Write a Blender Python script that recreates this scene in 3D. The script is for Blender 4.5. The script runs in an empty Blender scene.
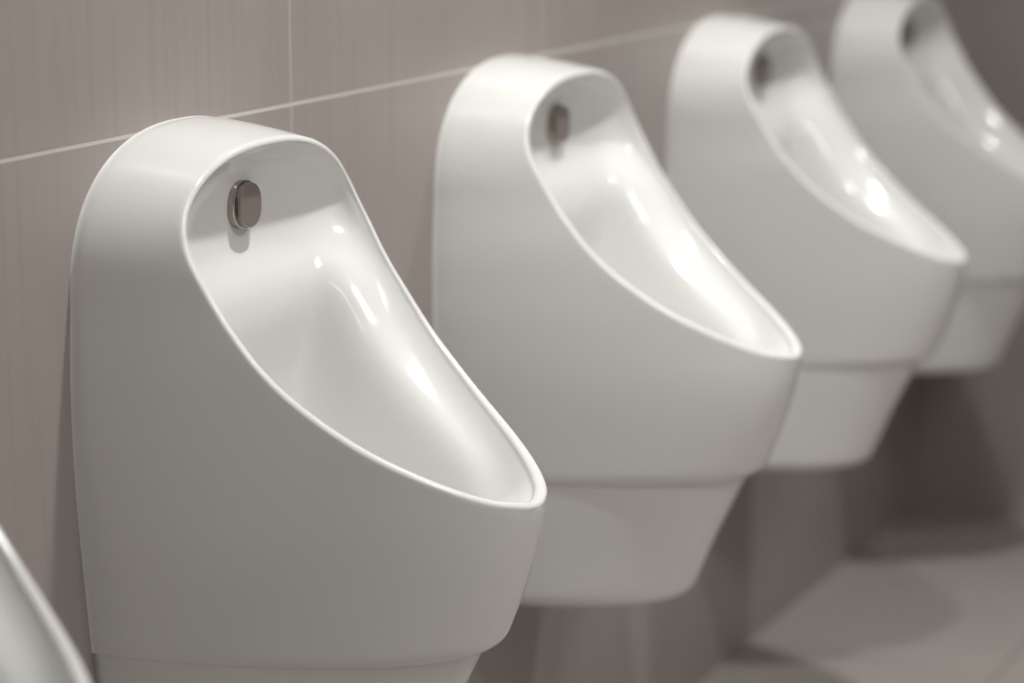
import bpy, bmesh, math, random
from mathutils import Vector, Matrix

S = bpy.context.scene
COL = S.collection
random.seed(4)
pi = math.pi

# ------------------------------------------------------------------ helpers
def link(name, me, mat=None, parent=None, smooth=True):
    o = bpy.data.objects.new(name, me)
    COL.objects.link(o)
    if mat: me.materials.append(mat)
    if smooth:
        for p in me.polygons: p.use_smooth = True
    if parent: o.parent = parent
    return o

def mesh_of(name, verts, faces):
    me = bpy.data.meshes.new(name)
    me.from_pydata([tuple(v) for v in verts], [], faces)
    me.update()
    return me

def bm_obj(name, bm, mat, parent=None, smooth=False):
    me = bpy.data.meshes.new(name)
    bmesh.ops.recalc_face_normals(bm, faces=bm.faces)
    bm.to_mesh(me); bm.free()
    return link(name, me, mat, parent, smooth)

def box(bm, x0, x1, y0, y1, z0, z1):
    vs = [bm.verts.new((x, y, z)) for z in (z0, z1) for y in (y0, y1) for x in (x0, x1)]
    for f in ((0,2,3,1),(4,5,7,6),(0,1,5,4),(2,6,7,3),(0,4,6,2),(1,3,7,5)):
        bm.faces.new([vs[i] for i in f])

def lathe(bm, prof, n=48, c=(0,0,0)):
    rings = []
    for r, z in prof:
        if r < 1e-6: rings.append([bm.verts.new((c[0], c[1], c[2]+z))])
        else: rings.append([bm.verts.new((c[0]+r*math.cos(2*pi*k/n), c[1]+r*math.sin(2*pi*k/n), c[2]+z)) for k in range(n)])
    for a, b in zip(rings[:-1], rings[1:]):
        for k in range(n):
            q = (k+1) % n
            if len(a) == 1 and len(b) == 1: continue
            if len(a) == 1: bm.faces.new((a[0], b[k], b[q]))
            elif len(b) == 1: bm.faces.new((a[k], b[0], a[q]))
            else: bm.faces.new((a[k], b[k], b[q], a[q]))

def interp(tab, x):
    """monotone cubic through a table of (x, y), x ascending"""
    n = len(tab)
    if x <= tab[0][0]: return tab[0][1]
    if x >= tab[-1][0]: return tab[-1][1]
    d = [(tab[i+1][1]-tab[i][1])/(tab[i+1][0]-tab[i][0]) for i in range(n-1)]
    m = [d[0]]+[0 if d[i-1]*d[i] <= 0 else 2*d[i-1]*d[i]/(d[i-1]+d[i]) for i in range(1, n-1)]+[d[-1]]
    for i in range(n-1):
        if x <= tab[i+1][0]:
            h = tab[i+1][0]-tab[i][0]; t = (x-tab[i][0])/h
            return ((2*t**3-3*t*t+1)*tab[i][1]+(t**3-2*t*t+t)*h*m[i]
                    +(-2*t**3+3*t*t)*tab[i+1][1]+(t**3-t*t)*h*m[i+1])

# ------------------------------------------------------------------ materials
def new_mat(name):
    m = bpy.data.materials.new(name); m.use_nodes = True
    return m, m.node_tree.nodes, m.node_tree.links, m.node_tree.nodes['Principled BSDF']

def simple(name, col, rough=.5, metal=0, spec=.5):
    m, N, L, b = new_mat(name)
    b.inputs['Base Color'].default_value = (*col, 1)
    b.inputs['Roughness'].default_value = rough
    b.inputs['Metallic'].default_value = metal
    b.inputs['Specular IOR Level'].default_value = spec
    return m

def ceramic():
    m, N, L, b = new_mat('glazed_white_ceramic')
    b.inputs['Base Color'].default_value = (.73, .735, .72, 1)
    b.inputs['Roughness'].default_value = .13
    b.inputs['Specular IOR Level'].default_value = .42
    tc = N.new('ShaderNodeTexCoord'); n = N.new('ShaderNodeTexNoise'); n.inputs['Scale'].default_value = 9
    n.inputs['Detail'].default_value = 1
    bp = N.new('ShaderNodeBump'); bp.inputs['Strength'].default_value = .012; bp.inputs['Distance'].default_value = .004
    L.new(tc.outputs['Object'], n.inputs['Vector']); L.new(n.outputs['Fac'], bp.inputs['Height'])
    L.new(bp.outputs['Normal'], b.inputs['Normal'])
    return m

def tile_mat(name, axes, size, offs, col, grout, gw, streak=True, rough=.42, streak_amt=1.0):
    """tile grid from object coordinates: axes = indices of the two in-plane axes"""
    m, N, L, b = new_mat(name)
    tc = N.new('ShaderNodeTexCoord'); sp = N.new('ShaderNodeSeparateXYZ')
    L.new(tc.outputs['Object'], sp.inputs[0])
    def M(op, a, c=None, d=None):
        n = N.new('ShaderNodeMath'); n.operation = op
        for i, v in enumerate((a, c, d)):
            if v is None: continue
            if isinstance(v, (int, float)): n.inputs[i].default_value = v
            else: L.new(v, n.inputs[i])
        return n.outputs[0]
    masks, cells = [], []
    for k in range(2):
        v = M('SUBTRACT', sp.outputs[axes[k]], offs[k])
        q = M('DIVIDE', v, size[k])
        cells.append(M('FLOOR', q))
        fr = M('MULTIPLY', M('SUBTRACT', q, cells[-1]), size[k])     # distance inside the tile
        d = M('MINIMUM', fr, M('SUBTRACT', size[k], fr))
        mr = N.new('ShaderNodeMapRange'); mr.interpolation_type = 'SMOOTHSTEP'
        mr.inputs['From Min'].default_value = gw*.4; mr.inputs['From Max'].default_value = gw*.75
        mr.inputs['To Min'].default_value = 1; mr.inputs['To Max'].default_value = 0
        L.new(d, mr.inputs['Value']); masks.append(mr.outputs[0] if k else M('MULTIPLY', mr.outputs[0], .45))
    g = M('MAXIMUM', masks[0], masks[1])
    # per-tile tone
    cx = N.new('ShaderNodeCombineXYZ'); L.new(cells[0], cx.inputs[0]); L.new(cells[1], cx.inputs[1])
    wn = N.new('ShaderNodeTexWhiteNoise'); L.new(cx.outputs[0], wn.inputs['Vector'])
    # long vertical (first axis fine, second axis stretched) streaks, like combed stone
    mp = N.new('ShaderNodeMapping'); sc = [30, 30, 30]
    sc[axes[0]] = 75; sc[axes[1]] = 2.2
    mp.inputs['Scale'].default_value = sc
    L.new(tc.outputs['Object'], mp.inputs['Vector'])
    n1 = N.new('ShaderNodeTexNoise'); n1.inputs['Scale'].default_value = 1; n1.inputs['Detail'].default_value = 5
    n1.inputs['Roughness'].default_value = .65
    L.new(mp.outputs[0], n1.inputs['Vector'])
    n2 = N.new('ShaderNodeTexNoise'); n2.inputs['Scale'].default_value = 3.5; n2.inputs['Detail'].default_value = 3
    L.new(tc.outputs['Object'], n2.inputs['Vector'])
    r1 = N.new('ShaderNodeMapRange'); r1.inputs['From Min'].default_value = .25; r1.inputs['From Max'].default_value = .5
    r1.inputs['To Min'].default_value = 1-.12*streak_amt; r1.inputs['To Max'].default_value = 1
    L.new(n1.outputs['Fac'], r1.inputs['Value'])
    r2 = N.new('ShaderNodeMapRange'); r2.inputs['From Min'].default_value = .3; r2.inputs['From Max'].default_value = .7
    r2.inputs['To Min'].default_value = .95; r2.inputs['To Max'].default_value = 1.04
    L.new(n2.outputs['Fac'], r2.inputs['Value'])
    tone = M('MULTIPLY', M('MULTIPLY', r1.outputs[0], r2.outputs[0]), M('MULTIPLY_ADD', wn.outputs['Value'], .04, .98))
    vm = N.new('ShaderNodeVectorMath'); vm.operation = 'SCALE'
    vm.inputs[0].default_value = col; L.new(tone, vm.inputs['Scale'])
    mx = N.new('ShaderNodeMix'); mx.data_type = 'RGBA'
    L.new(g, mx.inputs['Factor']); L.new(vm.outputs[0], mx.inputs['A']); mx.inputs['B'].default_value = (*grout, 1)
    L.new(mx.outputs['Result'], b.inputs['Base Color'])
    b.inputs['Roughness'].default_value = rough
    rr = M('MULTIPLY_ADD', g, .35, rough); L.new(rr, b.inputs['Roughness'])
    bp = N.new('ShaderNodeBump'); bp.inputs['Strength'].default_value = .35; bp.inputs['Distance'].default_value = .0015
    h = M('SUBTRACT', M('MULTIPLY', n1.outputs['Fac'], .15), g)
    L.new(h, bp.inputs['Height']); L.new(bp.outputs['Normal'], b.inputs['Normal'])
    return m

CER = ceramic()
WALLC = (.326, .293, .274)
TILE_B = tile_mat('combed_beige_wall_tile', (0, 2), (.6, 1.2), (2.141, 1.0105), WALLC, (.54, .515, .49), .0032)
TILE_S = tile_mat('combed_beige_wall_tile_side', (1, 2), (.6, 1.2), (-.35, 1.0105), WALLC, (.40, .37, .34), .004)
FLOOR = tile_mat('beige_floor_tile', (0, 1), (.6, .6), (3.53, -.40), (.345, .316, .297), (.19, .18, .16), .004, rough=.5, streak_amt=.4)
PLASTER = simple('white_ceiling_plaster', (.78, .77, .74), .9)
PAINT = simple('pale_painted_wall', (.62, .60, .58), .8)
CHROME = simple('brushed_steel_plate', (.30, .26, .24), .34, .45)
CHROME2 = simple('polished_chrome_ring', (.42, .38, .35), .14, .95)
DARK = simple('dark_infrared_lens', (.035, .030, .028), .12)
TRIM = simple('white_painted_metal', (.8, .8, .8), .4)
LENS = bpy.data.materials.new('lit_lamp_lens'); LENS.use_nodes = True
_b = LENS.node_tree.nodes['Principled BSDF']
_b.inputs['Emission Color'].default_value = (1, .96, .9, 1); _b.inputs['Emission Strength'].default_value = 10

# ------------------------------------------------------------------ urinal geometry (local: wall at y = 0, front towards -y, x = 0 centre)
RIM_SIDE = [(.685, .3830), (.6885, .3785), (.694, .3655), (.700, .3530), (.72, .3150), (.74, .2790), (.76, .2485), (.78, .2220), (.80, .1985),
            (.82, .1790), (.84, .1625), (.86, .1470), (.88, .1335), (.90, .1215), (.92, .1110), (.94, .1040), (.96, .1005), (.98, .1000), (1.004, .1000)]
W_TAB = [(.36, .146), (.42, .154), (.52, .1665), (.589, .1735), (.630, .1778), (.668, .1812), (.704, .1835), (.745, .185), (.782, .185), (.873, .180)]
F_TAB = [(.36, .262), (.40, .277), (.46, .302), (.52, .331), (.545, .343), (.60, .364), (.64, .376), (.665, .381), (.685, .383), (.80, .385), (.9, .385)]
ARCH_B = (.870, .148, .180, 2.33)
ARCH_R = (.900, .104, .159, 2.4)
ZT = .685; SEAM = .548

def W(z): return interp(W_TAB, z)
def F(z): return interp(F_TAB, z)
def rim_d(z): return interp(RIM_SIDE, z)
def arch(A, t):
    z0, hh, hw, n = A
    return hw*math.sin(t)**(2/n), z0+hh*math.cos(t)**(2/n)

def rim_rows():
    """list of dict(wall point, rim point) from apex to tip, half side (x <= 0 mirrored later as x >= 0)"""
    dense = []
    for k in range(0, 401):
        t = k/400*pi/2
        bw, bz = arch(ARCH_B, t); rw, rz = arch(ARCH_R, t)
        dense.append(((bw, bz), (rw, rim_d(rz), rz)))
    for k in range(1, 1601):
        s = k/1600
        z = .900+(ZT-.900)*s
        if s > .9: # finer towards the tip
            pass
        bz = .870+(ZT-.870)*s
        d = min(rim_d(z), F(z))
        w0 = W(z)*max(0, 1-(d/F(z))**1.5)**.5
        # keep continuous with the arch end (.159 at z .90)
        corr = .159/(W(.90)*(1-(rim_d(.90)/F(.90))**1.5)**.5)
        w = w0*(1+(corr-1)*max(0, 1-s*3))
        bwc = .180/W(.870)
        bw = W(bz)*(1+(bwc-1)*max(0, 1-s*3))
        dense.append(((bw, bz), (w, d, z)))
    dense[-1] = ((W(ZT), ZT), (0, F(ZT), ZT))
    # resample by rim arc length
    L = [0]
    for a, b in zip(dense[:-1], dense[1:]):
        L.append(L[-1]+(Vector(a[1])-Vector(b[1])).length)
    n = 84; out = []; i = 0
    for k in range(n+1):
        t = L[-1]*k/n
        while i < len(L)-2 and L[i+1] < t: i += 1
        f = (t-L[i])/max(1e-9, L[i+1]-L[i])
        a, b = dense[i], dense[i+1]
        out.append((tuple(a[0][j]+(b[0][j]-a[0][j])*f for j in range(2)), tuple(a[1][j]+(b[1][j]-a[1][j])*f for j in range(3))))
    return out

NC = 30
def section(bw, bz, rw, rd, rz, Fv):
    """points from wall to rim/front centre"""
    sm = min(1, (rd/Fv))**.75
    pm = math.asin(sm)
    kmax = 1-math.cos(pm)
    a_ = max(0, min(1, (bz-.90)/.118)); ox, oz = (1-a_**3)*(1 if bw > .004 else bw/.004), a_
    P = [Vector((bw+.0002*ox, 0, bz+.0002*oz)), Vector((bw-.0004*ox, -.0015, bz-.0004*oz)), Vector((bw-.0007*ox, -.0040, bz-.0007*oz))]
    for j in range(1, NC+1):
        ph = pm*j/NC
        k = (1-math.cos(ph))/kmax
        d = Fv*math.sin(ph)**(4/3)
        d = d*rd/(Fv*sm**(4/3))
        if d < .008: continue
        P.append(Vector((bw+(rw-bw)*k, -d, bz+(rz-bz)*k)))
    return P, pm

def build_body(parent):
    rows = rim_rows()
    verts = []; faces = []
    grid = []
    # resample every section to fixed count NC+3 columns
    def fixed(P, n=NC+2):
        head = P[:3]; tail = P[2:]
        L = [0]
        for a, b in zip(tail[:-1], tail[1:]): L.append(L[-1]+(a-b).length)
        out = []; i = 0
        for k in range(1, n+1):
            t = L[-1]*k/n
            while i < len(L)-2 and L[i+1] < t: i += 1
            f = (t-L[i])/max(1e-9, L[i+1]-L[i])
            out.append(tail[i].lerp(tail[i+1], min(1, f)))
        return head+out
    R = []      # rim outer points (virtual, before the lip is rounded)
    for (b, r) in rows:
        Fv = max(F(r[2]), r[1])
        P, pm = section(b[0], b[1], r[0], r[1], r[2], Fv)
        grid.append(fixed(P)); R.append(Vector((r[0], -r[1], r[2])))
    nr = len(grid)
    # lip frame
    frames = []
    for i in range(nr):
        a = R[max(0, i-1)]; c = R[min(nr-1, i+1)]
        if i == 0: T = Vector((1, 0, 0))
        elif i == nr-1: T = Vector((-1, 0, 0))
        else: T = (c-a).normalized()
        b, r = rows[i]
        Fv = F(r[2]); Wv = W(min(r[2], .873))
        nx = 2*r[0]/Wv**2; ny = 1.5*(r[1]**.5)/Fv**1.5
        if r[2] > .90:
            z0, hh, hw, n = ARCH_R
            ax = (r[0]/hw)**(n-1)/hw; az = ((r[2]-z0)/hh)**(n-1)/hh
            l = math.hypot(ax, az)
            f = min(1, (r[2]-.90)/.02)
            plan = Vector((nx, -ny, 0)).normalized()
            arc = Vector((ax/l, -.25, az/l)).normalized()
            N = plan.lerp(arc, f).normalized()
        else:
            N = Vector((nx, -ny, 0)).normalized()
        N = (N-T*N.dot(T)).normalized()
        U = T.cross(N); U.normalize()
        if U.dot(Vector((0, -.6, .8))) < 0: U = -U
        frames.append((T, N, U))
    r1 = .0046
    def lip_shift(p):
        best = (1e9, None)
        for i in range(nr-1):
            e = R[i+1]-R[i]
            t = max(0, min(1, (p-R[i]).dot(e)/e.length_squared))
            d = (p-R[i]-e*t).length
            if d < best[0]: best = (d, frames[i][2].lerp(frames[i+1][2], t))
        d, u = best
        return p-u*(r1-.0020)*math.exp(-(d/(2.6*r1))**2) if d < .05 else p.copy()
    # lower body rows (below the tip down to the seam)
    low = []
    zs = []
    z = ZT
    n1 = 30
    for k in range(1, n1+1):
        zs.append(ZT+(SEAM+.004-ZT)*k/n1)
    for z in zs:
        P, _ = section(W(z), z, 0, F(z), z, F(z)); low.append([lip_shift(p) for p in fixed(P)])
    # rounded under-edge: shrink inwards going down
    for k in range(1, 9):
        a = k/8*pi/2
        z = SEAM+.004-.017*math.sin(a); ins = .015*(1-math.cos(a))
        P, _ = section(W(z), z, 0, F(z)-ins*1.25, z, F(z)-ins*1.25); low.append(fixed(P))
    P, _ = section(W(SEAM)-.02, SEAM-.013, 0, F(SEAM)-.045, SEAM-.013, F(SEAM)-.045); low.append(fixed(P))
    # assemble outer + lip + interior columns per rim row
    full = []
    # interior spine (y, z) by s
    n_sp = nr
    SP = [(0, -.094, .991), (.05, -.082, .989), (.10, -.074, .984), (.18, -.068, .966), (.25, -.066, .938), (.32, -.066, .908), (.36, -.068, .890), (.40, -.078, .874), (.43, -.090, .862),
          (.455, -.094, .842), (.49, -.084, .808), (.53, -.071, .765), (.57, -.062, .715), (.63, -.066, .645), (.69, -.094, .592), (.76, -.150, .562), (.82, -.210, .572), (.87, -.248, .596),
          (.91, -.276, .622), (.95, -.302, .648), (1.0, -.330, .670)]
    # hollow profile: short upright wall, sloping shoulder, deep hollow
    PX = [(0, 1), (.07, .99), (.13, .965), (.20, .90), (.32, .77), (.42, .69), (.50, .66), (.60, .64), (.70, .58), (.80, .46), (.90, .26), (1, 0)]
    PA = [(0, 0), (.07, .009), (.13, .0165), (.20, .0225), (.32, .031), (.42, .040), (.50, .053)]
    spy = [(s, y) for s, y, z in SP]; spz = [(s, z) for s, y, z in SP]
    NI = 40
    cols_outer = len(grid[0])
    for i in range(nr):
        T, N, U = frames[i]
        s = i/(nr-1)
        LT = .0058+.011*max(0, s-.3); r2 = .0014+.006*max(0, s-.3)      # lip thickness and inner rounding
        O = R[i]+U*.0020
        pts = []
        g = grid[i]
        for p in g: pts.append(lip_shift(p))
        pts[-1] = O-U*r1
        if True:
            c = O-N*r1-U*r1
            for k in range(1, 5):
                a = k/4*pi/2
                pts.append(c+N*r1*math.cos(a)+U*r1*math.sin(a))
            c2 = O-N*(LT-r2)-U*r2
            for k in range(0, 5):
                a = k/4*pi/2
                pts.append(c2+U*r2*math.cos(a)-N*r2*math.sin(a))
        I = pts[-1]
        s = i/(nr-1)
        C = Vector((0, interp(spy, s), interp(spz, s)))
        ex = .80
        for k in range(1, NI+1):
            a = k/NI*pi/2
            cx = math.cos(a)**ex if k < NI else 0; sx = math.sin(a)**ex
            g_ = max(0, min(1, (s-.34)/.12)); g_ = g_*g_*(3-2*g_)
            u_ = k/NI; Ls = max(1e-4, math.hypot(C.y-I.y, C.z-I.z)); q_ = min(.052, Ls*.62)
            if u_ <= .5: dd = interp(PA, u_)/.053*q_/Ls
            else:
                f0 = q_/Ls; v_ = u_-.5; dd = f0+(1-f0)*(1-(1-v_/.5)**3.6)
            px_ = interp(PX, u_)
            h_ = max(0, min(1, (s-.78)/.18)); h_ = h_*h_*(3-2*h_)
            px_ += (math.cos(u_*pi/2)**1.2-px_)*h_; dd += (math.sin(u_*pi/2)**1.15-dd)*h_
            cx += (px_-cx)*g_; sx += (dd-sx)*g_
            # start tangent along -U then into the U-shaped hollow
            p = Vector((I.x*cx, I.y+(C.y-I.y)*sx, I.z+(C.z-I.z)*sx))
            pts.append(p)
        full.append(pts)
    NCOL = len(full[0])
    # relax the hollow so the shoulder, walls and back flow into one another
    J0 = NCOL-NI
    for it in range(40):
        new = [list(r) for r in full]
        for i in range(nr-1):
            for j in range(J0, NCOL):
                p = full[i][j]
                l = full[i][j-1]
                r = full[i][j+1] if j < NCOL-1 else Vector((-l.x, l.y, l.z))
                d = full[i+1][j]
                u = full[i-1][j] if i > 0 else Vector((-d.x, d.y, d.z))
                q = p.lerp((l+r+u+d)/4, .5)
                if j == NCOL-1 or i == 0: q.x = 0
                if j == J0: q = p.lerp(q, .3)
                new[i][j] = q
        full[:] = new
    def add(p): verts.append(p); return len(verts)-1
    for side in (1, -1):
        ids = []
        for pts in full:
            ids.append([add(Vector((p.x*side, p.y, p.z))) for p in pts])
        for i in range(nr-1):
            for j in range(NCOL-1):
                f = (ids[i][j], ids[i][j+1], ids[i+1][j+1], ids[i+1][j])
                faces.append(f if side == 1 else f[::-1])
        lowids = []
        # the last rim row, outer columns only, then the lower body
        prev = ids[-1][:cols_outer]
        for P in low:
            cur = [add(Vector((p.x*side, p.y, p.z))) for p in P]
            for j in range(cols_outer-1):
                f = (prev[j], prev[j+1], cur[j+1], cur[j])
                faces.append(f if side == 1 else f[::-1])
            prev = cur
        # bottom cap to the middle line
        mid = [add(Vector((0, verts[q].y, verts[q].z))) for q in prev]
        for j in range(cols_outer-1):
            f = (prev[j], prev[j+1], mid[j+1], mid[j])
            faces.append(f if side == 1 else f[::-1])
    me = mesh_of('urinal_body', verts, faces)
    bm = bmesh.new(); bm.from_mesh(me)
    bmesh.ops.remove_doubles(bm, verts=bm.verts, dist=.00025)
    bmesh.ops.dissolve_degenerate(bm, edges=bm.edges, dist=.0001)
    bmesh.ops.recalc_face_normals(bm, faces=bm.faces)
    bm.to_mesh(me); bm.free()
    return link('bowl', me, CER, parent)

def build_cover(parent):
    """tapering lower shroud that hides the trap"""
    bm = bmesh.new()
    secs = []
    zb = .372
    def sec(z, ins, n=40):
        w = W(z)-.0010-ins; f = F(z)-.017-ins*1.2
        pts = []
        for k in range(n+1):
            a = k/n*pi   # 0 right wall .. pi left wall
            c, s = math.cos(a), math.sin(a)
            x = w*math.copysign(abs(c)**1.0, c)
            y = -f*abs(s)**(4/3)
            pts.append((x, y, z))
        return pts
    for k in range(13): secs.append(sec(SEAM+.002+(zb+.016-SEAM)*k/12, 0))
    for k in range(1, 9):
        a = k/8*pi/2
        secs.append(sec(zb+.018-.018*math.sin(a), .018*(1-math.cos(a))))
    secs.append(sec(zb, .04)); 
    rows = [[bm.verts.new(p) for p in s] for s in secs]
    for a, b in zip(rows[:-1], rows[1:]):
        for j in range(len(a)-1): bm.faces.new((a[j], a[j+1], b[j+1], b[j]))
    bm.faces.new(rows[-1]); bm.faces.new(rows[0])
    for a, b in zip(rows[:-1], rows[1:]): bm.faces.new((a[0], b[0], b[-1], a[-1]))
    o = bm_obj('trap_cover', bm, CER, parent, True)
    return o

def pill(bm, w, h, n, y0, y1, r, cz=0, bevel=.0015, yb=None):
    """rounded-rectangle plate in x-z, from y0 (back) to y1 (front, more negative)"""
    def outline(ins):
        pts = []
        W2, H2, rr = w/2-ins, h/2-ins, max(.001, r-ins)
        for q, (sx, sz) in enumerate(((1, 1), (-1, 1), (-1, -1), (1, -1))):
            for k in range(n+1):
                a = q*pi/2+k/n*pi/2
                pts.append((sx*(W2-rr)+rr*math.cos(a), sz*(H2-rr)+rr*math.sin(a)))
        return pts
    secs = [(0, y0), (0, y1+bevel), (bevel*.3, y1+bevel*.3), (bevel, y1)]
    rows = [[bm.verts.new((x, y, z+cz)) for x, z in outline(i)] for i, y in secs]
    for a, b in zip(rows[:-1], rows[1:]):
        m = len(a)
        for j in range(m): bm.faces.new((a[j], a[(j+1) % m], b[(j+1) % m], b[j]))
    bm.faces.new(rows[-1]); bm.faces.new(rows[0])

SENS_Z = .940
def build_sensor(parent):
    bm = bmesh.new(); pill(bm, .043, .047, 10, -.061, -.0745, .0205, SENS_Z)
    s = bm_obj('flush_sensor', bm, CHROME2, parent)
    s['label'] = 'chrome ring of the flush sensor inside the bowl'
    bm = bmesh.new(); pill(bm, .036, .043, 10, -.0730, -.0805, .0178, SENS_Z, .0012)
    p = bm_obj('sensor_plate', bm, CHROME, s)
    p['label'] = 'dull steel face plate'
    bm = bmesh.new(); pill(bm, .0052, .020, 6, -.0805, -.0812, .0025, SENS_Z, .0002)
    # a slim dark window on the ring's near side
    for v in bm.verts: v.co.x, v.co.y = -.0182+(v.co.y+.0805)*.6, v.co.y+.0052+0*v.co.x
    w = bm_obj('sensor_window', bm, DARK, s)
    for o in (s, p, w):
        for f in o.data.polygons: f.use_smooth = False
    return s

def make_urinal(x, label):
    root = bpy.data.objects.new('urinal', None); COL.objects.link(root)
    root.location = (x, 0, 0); root.empty_display_size = .1
    root['label'] = label; root['category'] = 'urinal'; root['group'] = 'urinals in a row on the tiled wall'
    build_body(root); build_cover(root); build_sensor(root)
    return root

def copy_tree(o, parent=None):
    c = o.copy(); COL.objects.link(c)
    if parent: c.parent = parent
    for ch in list(o.children): copy_tree(ch, c)
    return c

LABELS = [
 'white ceramic urinal at the left edge, only its sloping rim showing in the bottom corner',
 'nearest full white ceramic urinal in sharp focus, its sensor plate crisp, on tiled wall',
 'white urinal with the brightest bowl, second complete one from the left',
 'blurred white urinal, third complete one, between the brightest bowl and the farthest urinal',
 'farthest dimmest white urinal, its rim tip cut off by the right edge, beside end wall']
U = make_urinal(1.934, LABELS[1])
for x, lab in zip((1.232, 2.633, 3.331, 4.034), (LABELS[0],)+tuple(LABELS[2:])):
    c = copy_tree(U); c.location = (x, 0, 0); c['label'] = lab

# ------------------------------------------------------------------ room
X0, X1, Y1, H = -1.2, 4.41, -2.7, 2.5
def struct(name, b, mat):
    bm = bmesh.new(); box(bm, *b); o = bm_obj(name, bm, mat); o['kind'] = 'structure'; return o
struct('wall_back', (X0-.1, X1+.1, 0, .1, 0, H), TILE_B)
struct('wall_right', (X1, X1+.1, Y1, 0, 0, H), TILE_S)
struct('wall_left', (X0-.1, X0, Y1, 0, 0, H), PAINT)
struct('wall_front', (X0-.1, X1+.1, Y1-.1, Y1, 0, H), PAINT)
struct('floor', (X0-.1, X1+.1, Y1-.1, .1, -.1, 0), FLOOR)
struct('ceiling', (X0-.1, X1+.1, Y1-.1, .1, H, H+.1), PLASTER)

# ------------------------------------------------------------------ downlights in the ceiling, plus added fill panels
def downlight(x, y, power, label, size=.05, spread=70):
    root = bpy.data.objects.new('downlight', None); COL.objects.link(root)
    root.location = (x, y, H); root['label'] = label; root['category'] = 'ceiling lamp'; root['group'] = 'recessed ceiling downlights'
    bm = bmesh.new(); lathe(bm, [(.036, -.001), (.036, -.006), (.040, -.008), (.048, -.006), (.052, 0), (.036, 0)], 40)
    bm_obj('trim_ring', bm, TRIM, root, True)
    bm = bmesh.new(); lathe(bm, [(0, -.004), (.036, -.004)], 32)
    bm_obj('lens', bm, LENS, root)
    l = bpy.data.lights.new('lamp', 'SPOT'); l.energy = power; l.shadow_soft_size = .042
    l.spot_size = math.radians(spread*2); l.spot_blend = 1.0; l.color = (1, .985, .96)
    o = bpy.data.objects.new('lamp', l); COL.objects.link(o); o.parent = root; o.location = (0, 0, -.045)
    return root
LX = [(2.12, 62), (3.38, 49)]
for k, (x, pw) in enumerate(LX):
    downlight(x, -.68, pw, 'recessed round ceiling downlight ' + ['nearer the camera, between the nearest full urinal and the brightest one', 'farther from the camera, above the blurred third urinal'][k], spread=54)
def panel(x, y, power, label):  # unseen panel added to lift the shaded sides and lower wall
    root = bpy.data.objects.new('added_fill_panel', None); COL.objects.link(root)
    root.location = (x, y, H); root['label'] = label; root['category'] = 'ceiling lamp'
    bm = bmesh.new()
    for b_ in ((-.3, .3, -.3, -.28), (-.3, .3, .28, .3), (-.3, -.28, -.28, .28), (.28, .3, -.28, .28)): box(bm, *b_, -.012, 0)
    bm_obj('frame', bm, TRIM, root)
    bm = bmesh.new(); box(bm, -.28, .28, -.28, .28, -.006, 0)
    bm_obj('diffuser', bm, FILL_GLOW, root)
    l = bpy.data.lights.new('lamp', 'AREA'); l.energy = power; l.size = .54; l.color = (1, .985, .96)
    o = bpy.data.objects.new('lamp', l); COL.objects.link(o); o.parent = root; o.location = (0, 0, -.02)
FILL_GLOW = bpy.data.materials.new('fill_panel_glow'); FILL_GLOW.use_nodes = True  # glowing face of the added fill panels
_b = FILL_GLOW.node_tree.nodes['Principled BSDF']
_b.inputs['Emission Color'].default_value = (1, .97, .94, 1); _b.inputs['Emission Strength'].default_value = 2.5
panel(1.8, -2.1, 11, 'added fill light, out of view, over the open floor in front of the urinals')
panel(-.5, -1.6, 1.5, 'added fill light, out of view, at the left end of the room')

w = bpy.data.worlds.new('world'); S.world = w; w.use_nodes = True
w.node_tree.nodes['Background'].inputs[0].default_value = (.5, .48, .46, 1)
w.node_tree.nodes['Background'].inputs[1].default_value = .2

# ------------------------------------------------------------------ camera (85 mm, looking down about 12 degrees along the row)
f = 2433.0
Xc = Vector((1224, 521.5, f)).normalized()           # wall direction in (right, up, forward)
ph = math.atan2(521.5, f)
Zc = Vector((0, math.cos(ph), -math.sin(ph)))
Yc = Zc.cross(Xc)
if Yc.z < 0: Yc = -Yc
right = Vector((Xc.x, Yc.x, Zc.x)); up = Vector((Xc.y, Yc.y, Zc.y)); fwd = Vector((Xc.z, Yc.z, Zc.z))
cam = bpy.data.cameras.new('camera'); co = bpy.data.objects.new('camera', cam); COL.objects.link(co)
m = Matrix(((right.x, up.x, -fwd.x), (right.y, up.y, -fwd.y), (right.z, up.z, -fwd.z))).to_4x4()
m.translation = Vector((0, -1.306, 1.296))
co.matrix_world = m
cam.sensor_width = 36; cam.lens = 36*f/1024
cam.dof.use_dof = True; cam.dof.aperture_fstop = 2.5
cam.dof.focus_distance = (Vector((1.934, -.2, .85))-m.translation).dot(fwd)
cam.clip_start = .01
S.camera = co

S.view_settings.view_transform = 'Standard'; S.view_settings.look = 'None'
S.view_settings.gamma = 1; S.view_settings.use_curve_mapping = False
S.view_settings.exposure = .80
